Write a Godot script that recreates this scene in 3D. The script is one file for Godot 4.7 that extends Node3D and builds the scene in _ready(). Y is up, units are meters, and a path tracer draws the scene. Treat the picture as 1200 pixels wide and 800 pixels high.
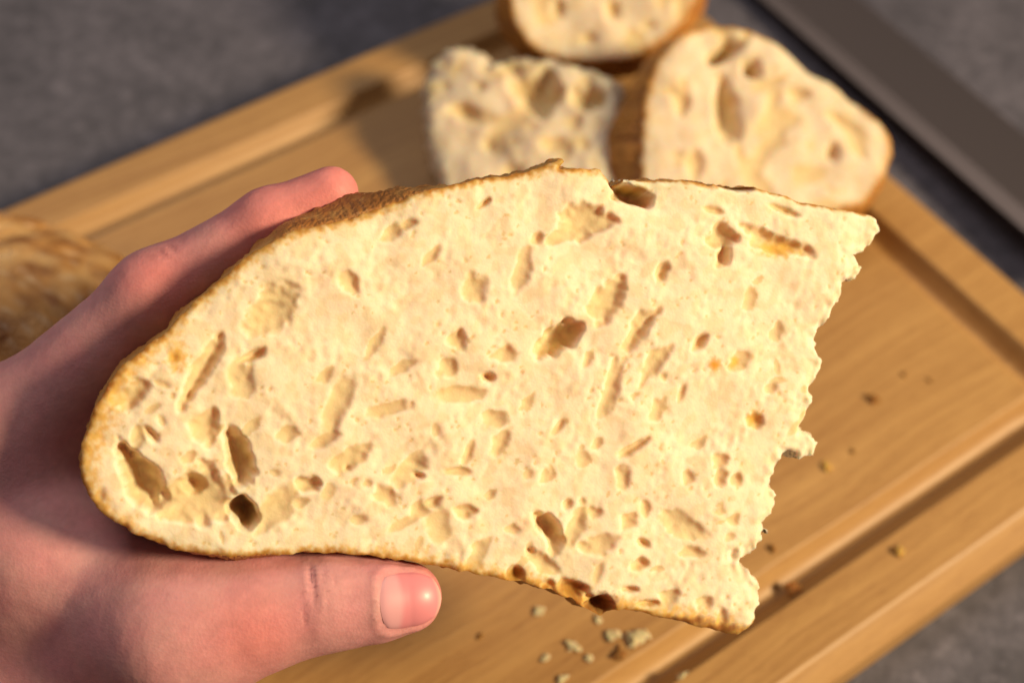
extends Node3D
# A slice of white bread held over a cutting board: close-up. Lengths in the builders are millimetres, turned into metres when a mesh is made.

const MM := 0.001
var taken := {}

func numbered(called: String) -> String:
	if not taken.has(called):
		taken[called] = 0
		return called
	taken[called] += 1
	return "%s_%03d" % [called, taken[called]]

func thing(called: String, label: String, category: String, group := "") -> Node3D:
	var o := Node3D.new()
	o.name = numbered(called)
	add_child(o, true)
	tag(o, label, category, group)
	return o

func tag(o: Node, label: String, category: String, group := "") -> void:
	o.set_meta("label", label)
	o.set_meta("category", category)
	if group != "":
		o.set_meta("group", group)

func part(called: String, mesh: Mesh, mat: Material, parent: Node = self) -> MeshInstance3D:
	var o := MeshInstance3D.new()
	if parent == self:
		called = numbered(called)
	o.name = called
	o.mesh = mesh
	o.material_override = mat
	o.cast_shadow = GeometryInstance3D.SHADOW_CASTING_SETTING_ON
	parent.add_child(o, true)
	return o

func noise(seed_: int, wavelength: float, octaves := 1, kind := FastNoiseLite.TYPE_SIMPLEX_SMOOTH) -> FastNoiseLite:
	var n := FastNoiseLite.new()
	n.seed = seed_
	n.noise_type = kind
	n.frequency = 1.0 / wavelength
	n.fractal_type = FastNoiseLite.FRACTAL_FBM if octaves > 1 else FastNoiseLite.FRACTAL_NONE
	n.fractal_octaves = octaves
	if kind == FastNoiseLite.TYPE_CELLULAR:
		n.cellular_return_type = FastNoiseLite.RETURN_DISTANCE
	return n

func normals_of(v: PackedVector3Array, idx: PackedInt32Array) -> PackedVector3Array:
	var n := PackedVector3Array()
	n.resize(v.size())
	for k in range(0, idx.size(), 3):
		var a := idx[k]
		var b := idx[k + 1]
		var c := idx[k + 2]
		var f := (v[c] - v[a]).cross(v[b] - v[a])
		n[a] += f
		n[b] += f
		n[c] += f
	for k in n.size():
		n[k] = n[k].normalized()
	return n

func to_mesh(v: PackedVector3Array, idx: PackedInt32Array, colors := PackedColorArray(), n := PackedVector3Array()) -> ArrayMesh:
	var arr := []
	arr.resize(Mesh.ARRAY_MAX)
	var vm := PackedVector3Array()
	vm.resize(v.size())
	for k in v.size():
		vm[k] = v[k] * MM
	arr[Mesh.ARRAY_VERTEX] = vm
	arr[Mesh.ARRAY_NORMAL] = n if n.size() else normals_of(v, idx)
	if colors.size():
		arr[Mesh.ARRAY_COLOR] = colors
	arr[Mesh.ARRAY_INDEX] = idx
	var m := ArrayMesh.new()
	m.add_surface_from_arrays(Mesh.PRIMITIVE_TRIANGLES, arr)
	return m

func gray(w: int, h: int, f: Callable) -> Image:
	var d := PackedByteArray()
	d.resize(w * h)
	var k := 0
	for y in h:
		for x in w:
			d[k] = clampi(int(f.call(x, y) * 255.0), 0, 255)
			k += 1
	return Image.create_from_data(w, h, false, Image.FORMAT_L8, d)

func bump_noise(seed_: int, wavelength_px: float, kind: int, octaves := 3, size := 512) -> NoiseTexture2D:
	var t := NoiseTexture2D.new()
	t.width = size
	t.height = size
	t.seamless = true
	t.noise = noise(seed_, wavelength_px, octaves, kind)
	return t

# ---------------------------------------------------------------- bread
# One cut piece of bread: a cut face (crumb) whose holes are hollows in a fine height field, and the crust round it with the back.
# outline: flat x, y list; rim: how far the crust's colour reaches in from each outline point; holes: flat x, y, half length, half width, angle, depth
func bread(outline: Array, rim: Array, holes: Array, o: Dictionary) -> Array:
	var cell: float = o.cell
	var deep: float = o.deep
	var np := outline.size() / 2
	var p := PackedVector2Array()
	for k in np:
		p.append(Vector2(outline[2 * k], outline[2 * k + 1]))
	var lo := p[0]
	var hi := p[0]
	for q in p:
		lo = lo.min(q)
		hi = hi.max(q)
	lo -= Vector2(3, 3)
	hi += Vector2(3, 3)
	var nx := int((hi.x - lo.x) / cell) + 1
	var ny := int((hi.y - lo.y) / cell) + 1
	var sd := PackedFloat32Array()
	sd.resize(nx * ny)
	sd.fill(9.0)
	var rw := PackedFloat32Array()
	rw.resize(nx * ny)
	for k in np:
		var a := p[k]
		var b := p[(k + 1) % np]
		var w0: float = rim[k]
		var w1: float = rim[(k + 1) % np]
		var ab := b - a
		var l2 := ab.length_squared()
		var x0 := clampi(int((minf(a.x, b.x) - 9.0 - lo.x) / cell), 0, nx - 1)
		var x1 := clampi(int((maxf(a.x, b.x) + 9.0 - lo.x) / cell), 0, nx - 1)
		var y0 := clampi(int((minf(a.y, b.y) - 9.0 - lo.y) / cell), 0, ny - 1)
		var y1 := clampi(int((maxf(a.y, b.y) + 9.0 - lo.y) / cell), 0, ny - 1)
		for j in range(y0, y1 + 1):
			for i in range(x0, x1 + 1):
				var q := Vector2(lo.x + i * cell, lo.y + j * cell) - a
				var t := clampf(q.dot(ab) / l2, 0.0, 1.0)
				var d := (q - ab * t).length()
				var at := j * nx + i
				if d < sd[at]:
					sd[at] = d
					rw[at] = lerpf(w0, w1, t)
	for j in ny:
		var y := lo.y + j * cell
		var cuts := []
		for k in np:
			var a := p[k]
			var b := p[(k + 1) % np]
			if (a.y > y) != (b.y > y):
				cuts.append(a.x + (y - a.y) / (b.y - a.y) * (b.x - a.x))
		cuts.sort()
		var c := 0
		for i in nx:
			var x := lo.x + i * cell
			while c < cuts.size() and cuts[c] < x:
				c += 1
			if c % 2 == 0:
				sd[j * nx + i] = -sd[j * nx + i]
	var sd0 := sd.duplicate()
	# uneven outline
	var sw: int = o.seed
	var n_edge := noise(sw + 1, 5.0, 3)
	var n_edge2 := noise(sw + 2, 1.6, 2)
	for j in ny:
		for i in nx:
			var at := j * nx + i
			if absf(sd[at]) < 6.0:
				var x := lo.x + i * cell
				var y := lo.y + j * cell
				var torn := 1.0 if rw[at] < 0.15 else 0.35
				sd[at] += torn * (n_edge.get_noise_2d(x * 0.7, y * 0.7) * 2.0 + n_edge2.get_noise_2d(x, y) * (0.42 if torn > 0.5 else 0.2))
	# height of the cut face
	var h := PackedFloat32Array()
	h.resize(nx * ny)
	var skin := PackedFloat32Array()  # hole tint: bubble skin's tan, with the hollows' shade painted in
	skin.resize(nx * ny)
	var n_big := noise(sw + 3, 26.0, 2)
	var n_mid := noise(sw + 4, 5.5, 2)
	var n_fine := noise(sw + 5, 1.5, 3)
	var n_cell := noise(sw + 6, 2.1, 1, FastNoiseLite.TYPE_CELLULAR)
	var n_mask := noise(sw + 7, 14.0, 2)
	var rough: float = o.get("rough", 1.0)
	for j in ny:
		for i in nx:
			var at := j * nx + i
			if sd[at] < -2.0 * cell - 0.5:
				continue
			var x := lo.x + i * cell
			var y := lo.y + j * cell
			# the crumb is drawn out along the slice's rise, so its grain leans
			var gx := (x * 0.62 + y * 0.78)
			var gy := (-x * 0.78 + y * 0.62)
			var m := clampf(0.55 + 0.9 * n_mask.get_noise_2d(x, y), 0.15, 1.3)
			var z: float = n_big.get_noise_2d(x, y) * o.get("lump", 1.2)
			z += (0.35 - absf(n_mid.get_noise_2d(gx * 0.55, gy))) * 0.7 * rough * m
			z += n_fine.get_noise_2d(gx * 0.7, gy) * 0.08 * rough
			var cn := n_cell.get_noise_2d(gx * 0.7, gy) + 1.0
			z -= maxf(0.0, 0.42 - cn) * 1.0 * m * rough
			var e := sd[at]
			if e < 1.4:
				z -= (1.4 - e) * (1.4 - e) * 0.35
			if rw[at] < 0.15 and e < 5.0:
				# the tear falls away unevenly
				z -= (5.0 - e) * (5.0 - e) * 0.06 * clampf(0.7 + 1.6 * n_mid.get_noise_2d(x * 1.3, y * 1.3), 0.0, 2.0)
			h[at] = z
	# holes: given ones, then many small ones
	var rng := RandomNumberGenerator.new()
	rng.seed = sw
	var all := holes.duplicate()
	var given := all.size()
	for k in int(o.small):
		var x := rng.randf_range(lo.x, hi.x)
		var y := rng.randf_range(lo.y, hi.y)
		var i := int((x - lo.x) / cell)
		var j := int((y - lo.y) / cell)
		if i >= nx or j >= ny or sd[j * nx + i] < 1.2:
			continue
		var s: float = o.small_size * exp(rng.randfn(0.15, 0.85))
		s = minf(s, o.small_size * 5.0)
		var stretch := rng.randf_range(1.0, 3.0)
		if o.get("pores", false) and k % 3 == 0 and n_mask.get_noise_2d(x * 0.8 + 300.0, y * 0.8) < 0.05 + 0.012 * (y + 20.0):
			continue
		if k % 3 > 0 and o.get("pores", false):
			s = rng.randf_range(0.26, 0.5)
			stretch = minf(stretch, 1.6)
		all.append_array([x, y, s * stretch, s, rng.randfn(50.0, 38.0), minf(s * rng.randf_range(0.25, 0.8), 1.2)])
	var n_warp := noise(sw + 8, 4.0, 2)
	var n_warp2 := noise(sw + 9, 1.3, 2)
	for k in range(0, all.size(), 6):
		var c := Vector2(all[k], all[k + 1])
		var a: float = maxf(all[k + 2], cell * 1.2)
		var b: float = maxf(all[k + 3], cell * 1.2)
		var ang := deg_to_rad(all[k + 4])
		var d: float = all[k + 5]
		var reach := maxf(a, b) * 1.45
		var ca := cos(ang)
		var sa := sin(ang)
		var big := clampf(minf(a, b) / 1.6, 0.25, 1.0)
		for j in range(clampi(int((c.y - reach - lo.y) / cell), 0, ny - 1), clampi(int((c.y + reach - lo.y) / cell) + 1, 0, ny - 1) + 1):
			for i in range(clampi(int((c.x - reach - lo.x) / cell), 0, nx - 1), clampi(int((c.x + reach - lo.x) / cell) + 1, 0, nx - 1) + 1):
				var x := lo.x + i * cell
				var y := lo.y + j * cell
				var qx := x - c.x
				var qy := y - c.y
				var u := (qx * ca + qy * sa) / a
				var v := (-qx * sa + qy * ca) / b
				var q := sqrt(u * u + v * v)
				if q < 1.5 and q > 0.001:
					# one shift for each direction, so that the rim is uneven and the floor stays smooth
					q += (n_warp.get_noise_2d(k * 7.0 + u / q * 1.7, v / q * 1.7) * (0.6 if k < given else 0.5) * q + n_warp.get_noise_2d(x * 1.3, y * 1.3 + k) * (0.24 if k < given else 0.16)) * big
				var at := j * nx + i
				if q < 1.0:
					var f := pow(1.0 - pow(maxf(q, 0.0), 2.2), (0.75 if d > 2.2 else 1.0) if k < given else 1.1)
					var z := -d * f * 1.25 + h[at] * 0.5
					if z < h[at]:
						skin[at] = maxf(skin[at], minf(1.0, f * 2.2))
						h[at] = z
				elif q < 1.22 and k < given:
					h[at] += (1.22 - q) * 0.5 * minf(1.0, a / 3.0)
	# soft rims: the crumb has no sharp edges
	for pass_ in int(o.get("soft", 3)):
		var h0 := h.duplicate()
		for j in range(1, ny - 1):
			for i in range(1, nx - 1):
				var at := j * nx + i
				if sd[at] > -1.0:
					h[at] = h0[at] * 0.36 + (h0[at - 1] + h0[at + 1] + h0[at - nx] + h0[at + nx]) * 0.11 + (h0[at - nx - 1] + h0[at - nx + 1] + h0[at + nx - 1] + h0[at + nx + 1]) * 0.05
	# the mesh of the cut face
	var ids := PackedInt32Array()
	ids.resize(nx * ny)
	ids.fill(-1)
	var verts := PackedVector3Array()
	var norms := PackedVector3Array()
	var cols := PackedColorArray()
	var idx := PackedInt32Array()
	var used := PackedByteArray()
	used.resize(nx * ny)
	var at_vertex := PackedInt32Array()
	var base: Color = o.crumb
	var hole_shade_tan: Color = o.hole_shade_tan
	var crust: Color = o.crust
	var dark: Color = o.dark
	var spots: Array = o.get("spots", [])
	var n_tint := noise(sw + 10, 12.0, 3)
	var n_rim := noise(sw + 11, 2.2, 3)
	for j in ny - 1:
		for i in nx - 1:
			var at := j * nx + i
			if sd[at] > 0 or sd[at + 1] > 0 or sd[at + nx] > 0 or sd[at + nx + 1] > 0:
				used[at] = 1
				for k in [at, at + 1, at + nx, at + nx + 1]:
					if ids[k] < 0:
						ids[k] = verts.size()
						at_vertex.append(k)
						var vi: int = k % nx
						var vj: int = k / nx
						var x := lo.x + vi * cell
						var y := lo.y + vj * cell
						var l := maxi(vi - 1, 0)
						var r := mini(vi + 1, nx - 1)
						var dn := maxi(vj - 1, 0)
						var up := mini(vj + 1, ny - 1)
						if sd[k] <= 0:
							var g := Vector2(sd[vj * nx + r] - sd[vj * nx + l], sd[up * nx + vi] - sd[dn * nx + vi])
							if g.length_squared() > 1e-9:
								g = g.normalized() * minf(-sd[k], cell * 1.4)
								x += g.x
								y += g.y
						verts.append(Vector3(x, y, h[k]))
						var nn := Vector3(h[vj * nx + l] - h[vj * nx + r], h[dn * nx + vi] - h[up * nx + vi], 2.0 * cell).normalized()
						norms.append(nn)
						var tint := n_tint.get_noise_2d(x, y)
						var rn := n_rim.get_noise_2d(x, y)
						var c := base.lerp(hole_shade_tan, clampf(skin[k] * 0.75, 0.0, 1.0))
						c = c.lerp(hole_shade_tan, clampf(n_mask.get_noise_2d(x * 2.4 + 90.0, y * 2.4) * 1.1, 0.0, 0.3)) * (1.0 + 0.07 * tint + 0.05 * rn)
						var w := rw[k]
						if w > 0.15 and sd[k] < 8.9:
							var t := clampf((w * (1.0 + 0.5 * rn) - sd[k]) / (w * 1.05) + 0.12, 0.0, 1.0)
							var cc := crust.lerp(dark, clampf(0.85 - sd[k] * 0.6 + 0.5 * n_mid.get_noise_2d(x * 1.7, y * 1.7) + 0.5 * rn, 0.0, 1.0))
							c = c.lerp(cc, t * t * (3.0 - 2.0 * t))
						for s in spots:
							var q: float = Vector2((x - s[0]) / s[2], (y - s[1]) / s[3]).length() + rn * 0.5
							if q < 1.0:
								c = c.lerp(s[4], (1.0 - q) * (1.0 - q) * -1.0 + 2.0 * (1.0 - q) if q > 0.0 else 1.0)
						cols.append(Color(maxf(c.r, 0.01), maxf(c.g, 0.01), maxf(c.b, 0.005)))
				var A := ids[at]
				var B := ids[at + 1]
				var C := ids[at + nx]
				var D := ids[at + nx + 1]
				idx.append_array([A, C, B, B, C, D] if (i + j) % 2 else [A, D, B, A, C, D])
	var face := to_mesh(verts, idx, cols, norms)
	# the crust: from the face's edge back to the other side
	var levels := int(o.get("levels", 10))
	var wv := PackedVector3Array()
	var wc := PackedColorArray()
	var wn := PackedVector3Array()
	var wi := PackedInt32Array()
	var start := {}
	var n_wall := noise(sw + 12, 4.0, 3)
	var n_wall2 := noise(sw + 13, 9.0, 2)
	var bulges: Array = o.get("bulges", [])
	var bulge0: float = o.get("bulge", 1.5)
	var edges := PackedInt32Array()
	for j in ny - 1:
		for i in nx - 1:
			if not used[j * nx + i]:
				continue
			var at := j * nx + i
			if i == 0 or not used[at - 1]:
				edges.append_array([at + nx, at])
			if i == nx - 2 or not used[at + 1]:
				edges.append_array([at + 1, at + nx + 1])
			if j == 0 or not used[at - nx]:
				edges.append_array([at, at + 1])
			if j == ny - 2 or not used[at + nx]:
				edges.append_array([at + nx + 1, at + nx])
	for k in edges:
		if start.has(k):
			continue
		start[k] = wv.size()
		var v := verts[ids[k]]
		var vi: int = k % nx
		var vj: int = k / nx
		var R := maxi(3, int(3.0 / cell))
		var l := maxi(vi - R, 0)
		var r := mini(vi + R, nx - 1)
		var dn := maxi(vj - R, 0)
		var up := mini(vj + R, ny - 1)
		var g := -Vector2(sd0[vj * nx + r] - sd0[vj * nx + l], sd0[up * nx + vi] - sd0[dn * nx + vi]).normalized()
		var torn := rw[k] < 0.15
		var bl := bulge0
		var burnt := 0.0
		for b in bulges:
			var q: float = Vector2(v.x - b[0], v.y - b[1]).length() / b[2]
			bl += b[3] * exp(-q * q * 2.0)
			burnt = maxf(burnt, b[4] * exp(-q * q * 1.5))
		var s0 := clampf(sd0[k] + minf(maxf(-sd[k], 0.0), cell * 1.4), -3.0, 3.0)
		for s in levels + 1:
			var t := float(s) / levels
			var z := lerpf(v.z, -deep, t)
			var nw := n_wall.get_noise_3d(v.x, v.y, z)
			var n2 := n_wall2.get_noise_3d(v.x, v.y, z)
			var off := s0 * minf(t * 6.0, 1.0) + bl * sin(PI * minf(t * 1.15, 1.0)) + (nw * (1.6 if torn else 0.8) + n2 * 1.2) * minf(t * 4.0, 1.0)
			if t > 0.85:
				off -= (t - 0.85) / 0.15 * 2.5
			wv.append(Vector3(v.x + g.x * off, v.y + g.y * off, z))
			var dt := bl * PI * cos(PI * minf(t * 1.15, 1.0)) - (16.0 if t > 0.85 else 0.0)
			wn.append(Vector3(g.x + 0.35 * nw, g.y + 0.35 * n2, dt / deep + (0.5 if s == 0 else 0.0)).normalized())
			var c := crust.lerp(dark, clampf(0.3 + 1.1 * n2 + 0.8 * nw + t * 0.5 + burnt, 0.0, 1.0)).lerp(Color(0.13, 0.045, 0.01), burnt * clampf(0.6 + nw, 0.0, 1.0))
			if torn:
				c = base * (0.95 + 0.1 * nw)
			wc.append(cols[ids[k]].lerp(c, minf(1.0, t * 14.0)))
	for e in range(0, edges.size(), 2):
		var a: int = start[edges[e]]
		var b: int = start[edges[e + 1]]
		for s in levels:
			wi.append_array([a + s, b + s, a + s + 1, b + s, b + s + 1, a + s + 1])
	# the other side, left plain: it is turned away
	var inset := Geometry2D.offset_polygon(p, -1.0)
	var poly: PackedVector2Array = inset[0]
	var tri := Geometry2D.triangulate_polygon(poly)
	var first := wv.size()
	for q in poly:
		wv.append(Vector3(q.x, q.y, -deep + 0.2))
		wc.append(base)
		wn.append(Vector3(0, 0, -1))
	var ccw := not Geometry2D.is_polygon_clockwise(poly)
	for k in range(0, tri.size(), 3):
		var t3 := [first + tri[k], first + tri[k + 1], first + tri[k + 2]]
		var va := wv[t3[0]]
		var cr := (wv[t3[1]] - va).cross(wv[t3[2]] - va).z
		wi.append_array(t3 if cr > 0.0 else [t3[0], t3[2], t3[1]])
	var back := to_mesh(wv, wi, wc, wn)
	return [face, back]

# ---------------------------------------------------------------- hand
# distance fields of tapered bones joined with a smooth minimum, meshed as surface nets
func field_mesh(bones: Array, cell: float, shape: Callable, paint: Callable) -> ArrayMesh:
	var lo := Vector3(1e9, 1e9, 1e9)
	var hi := -lo
	for b in bones:
		var m := maxf(b[2], b[3]) + 4.0
		lo = lo.min((b[0] as Vector3).min(b[1]) - Vector3(m, m, m))
		hi = hi.max((b[0] as Vector3).max(b[1]) + Vector3(m, m, m))
	var nx := int((hi.x - lo.x) / cell) + 2
	var ny := int((hi.y - lo.y) / cell) + 2
	var nz := int((hi.z - lo.z) / cell) + 2
	var f := PackedFloat32Array()
	f.resize(nx * ny * nz)
	f.fill(60.0)
	for b in bones:
		var a: Vector3 = b[0]
		var ab: Vector3 = b[1] - a
		var ra: float = b[2]
		var rb: float = b[3]
		var kk: float = b[4]
		var l2 := maxf(ab.length_squared(), 1e-6)
		var m := maxf(ra, rb) + 1.6 * kk + 5.0
		var q0: Vector3 = (a.min(b[1]) - Vector3(m, m, m) - lo) / cell
		var q1: Vector3 = (a.max(b[1]) + Vector3(m, m, m) - lo) / cell
		for z in range(maxi(0, int(q0.z)), mini(nz - 1, int(q1.z) + 1) + 1):
			for y in range(maxi(0, int(q0.y)), mini(ny - 1, int(q1.y) + 1) + 1):
				var at := (z * ny + y) * nx
				var py := lo.y + y * cell - a.y
				var pz := lo.z + z * cell - a.z
				for x in range(maxi(0, int(q0.x)), mini(nx - 1, int(q1.x) + 1) + 1):
					var px := lo.x + x * cell - a.x
					var t := clampf((px * ab.x + py * ab.y + pz * ab.z) / l2, 0.0, 1.0)
					var dx := px - ab.x * t
					var dy := py - ab.y * t
					var dz := pz - ab.z * t
					var d := sqrt(dx * dx + dy * dy + dz * dz) - ra - (rb - ra) * t
					var o := f[at + x]
					var e := kk - absf(d - o)
					f[at + x] = minf(d, o) - (e * e / (4.0 * kk) if e > 0.0 else 0.0)
	var ids := {}
	var v := PackedVector3Array()
	var idx := PackedInt32Array()
	var step := [0, 1, nx, nx + 1, nx * ny, nx * ny + 1, nx * ny + nx, nx * ny + nx + 1]
	for z in nz - 1:
		for y in ny - 1:
			var row := (z * ny + y) * nx
			for x in nx - 1:
				var at := row + x
				var f0 := f[at]
				if f0 > 3.0 * cell or f0 < -3.0 * cell:
					continue
				var neg := 0
				for s in step:
					if f[at + s] < 0.0:
						neg += 1
				if neg == 0 or neg == 8:
					continue
				var sum := Vector3.ZERO
				var cnt := 0
				for e in [[0, 1], [2, 3], [4, 5], [6, 7], [0, 2], [1, 3], [4, 6], [5, 7], [0, 4], [1, 5], [2, 6], [3, 7]]:
					var fa := f[at + step[e[0]]]
					var fb := f[at + step[e[1]]]
					if (fa < 0.0) != (fb < 0.0):
						var t := fa / (fa - fb)
						var pa := Vector3(e[0] & 1, (e[0] >> 1) & 1, e[0] >> 2)
						var pb := Vector3(e[1] & 1, (e[1] >> 1) & 1, e[1] >> 2)
						sum += pa.lerp(pb, t)
						cnt += 1
				ids[at] = v.size()
				v.append(lo + (Vector3(x, y, z) + sum / cnt) * cell)
	for at: int in ids:
		var inside := f[at] < 0.0
		for ax in 3:
			var s: int = [1, nx, nx * ny][ax]
			var s1: int = [nx, nx * ny, 1][ax]
			var s2: int = [nx * ny, 1, nx][ax]
			if (f[at + s] < 0.0) == inside:
				continue
			if ids.has(at - s1) and ids.has(at - s2) and ids.has(at - s1 - s2):
				var A: int = ids[at]
				var B: int = ids[at - s1]
				var C: int = ids[at - s1 - s2]
				var D: int = ids[at - s2]
				idx.append_array([A, C, B, A, D, C] if inside else [A, B, C, A, C, D])
	var n := normals_of(v, idx)
	for k in v.size():
		v[k] = shape.call(v[k], n[k])
	n = normals_of(v, idx)
	var c := PackedColorArray()
	c.resize(v.size())
	for k in v.size():
		c[k] = paint.call(v[k], n[k])
	return to_mesh(v, idx, c, n)

func _ready() -> void:
	# ------------------------------------------------ camera, light, exposure
	var cam := Camera3D.new()
	cam.name = "camera"
	add_child(cam)
	cam.position = Vector3(0, 0.39, 0)
	cam.rotation_degrees = Vector3(-52.92, 0, 2.41)
	cam.fov = 26.99
	cam.near = 0.02
	cam.far = 20.0
	var lens := CameraAttributesPhysical.new()
	lens.frustum_focal_length = 50.0
	lens.frustum_focus_distance = 0.332
	lens.frustum_near = 0.02
	lens.frustum_far = 20.0
	lens.exposure_aperture = 7.2
	cam.attributes = lens
	cam.current = true
	var env := Environment.new()
	env.background_mode = Environment.BG_COLOR
	env.background_color = Color(0.36, 0.345, 0.345)
	env.background_energy_multiplier = 0.85
	env.tonemap_mode = Environment.TONE_MAPPER_LINEAR
	env.tonemap_exposure = 1.0
	env.sdfgi_enabled = true
	env.ssao_enabled = true
	env.ssil_enabled = true
	var we := WorldEnvironment.new()
	we.environment = env
	add_child(we)
	# the one strong warm lamp: low, to the right and on the viewer's side
	var aim := Vector3(0.02, 0.06, -0.25)
	var azimuth := deg_to_rad(16.5)
	var rise := deg_to_rad(33.5)
	var key := SpotLight3D.new()
	key.name = "warm_lamp"
	add_child(key)
	key.position = aim + Vector3(cos(azimuth) * cos(rise), sin(rise), sin(azimuth) * cos(rise)) * 1.8
	key.look_at(aim)
	key.light_color = Color(1.0, 0.895, 0.71)
	key.light_energy = 5.9
	key.light_size = 0.2
	key.spot_range = 6.0
	key.spot_attenuation = 2.0
	key.spot_angle = 35.0
	key.shadow_enabled = true
	# added fill from above, its source unseen, for the room's soft light
	var fill := AreaLight3D.new()
	fill.name = "room_fill"
	add_child(fill)
	fill.position = Vector3(-0.5, 1.5, -0.9)
	fill.look_at(Vector3(0, 0, -0.25))
	fill.area_size = Vector2(0.9, 0.9)
	fill.light_color = Color(1.0, 0.95, 0.9)
	fill.light_energy = 0.9
	fill.area_range = 6.0
	fill.shadow_enabled = true
	make_setting()
	make_board()
	make_slice()
	make_hand()
	make_pieces()
	make_loaf()
	make_knife()
	make_crumbs()

# ---------------------------------------------------------------- table
func make_setting() -> void:
	var a := noise(11, 120.0, 4)
	var b := noise(12, 22.0, 4)
	var c := noise(13, 5.0, 2)
	var img := gray(1024, 1024, func(x, y):
		var fx := minf(1.0, minf(x, 1023 - x) / 90.0) * minf(1.0, minf(y, 1023 - y) / 90.0)
		var v: float = a.get_noise_2d(x, y) * 0.30 * fx + b.get_noise_2d(x, y) * 0.26
		var s: float = maxf(0.0, b.get_noise_2d(x + 500, y) - 0.18) * 0.7
		return 0.46 + v + s + c.get_noise_2d(x, y) * 0.07)
	var tex := ImageTexture.create_from_image(img)
	var ramp := Image.create(1024, 1024, false, Image.FORMAT_RGB8)
	var d := img.get_data()
	var out := PackedByteArray()
	out.resize(1024 * 1024 * 3)
	for k in d.size():
		var g := d[k] / 255.0
		var col := Color(0.200, 0.196, 0.236).lerp(Color(0.430, 0.418, 0.478), g)
		out[3 * k] = int(col.r * 255)
		out[3 * k + 1] = int(col.g * 255)
		out[3 * k + 2] = int(col.b * 255)
	ramp = Image.create_from_data(1024, 1024, false, Image.FORMAT_RGB8, out)
	var m := StandardMaterial3D.new()
	m.albedo_texture = ImageTexture.create_from_image(ramp)
	m.uv1_triplanar = true
	m.uv1_world_triplanar = true
	m.uv1_scale = Vector3(2.6, 2.6, 2.6)
	m.roughness = 0.62
	m.heightmap_enabled = true
	m.heightmap_texture = tex
	m.heightmap_scale = 0.03
	var bx := BoxMesh.new()
	bx.size = Vector3(3.0, 0.03, 2.4)
	var t := part("table_top", bx, m)
	t.position = Vector3(0.1, -0.022 - 0.015, -0.5)
	t.set_meta("kind", "structure")

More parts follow.
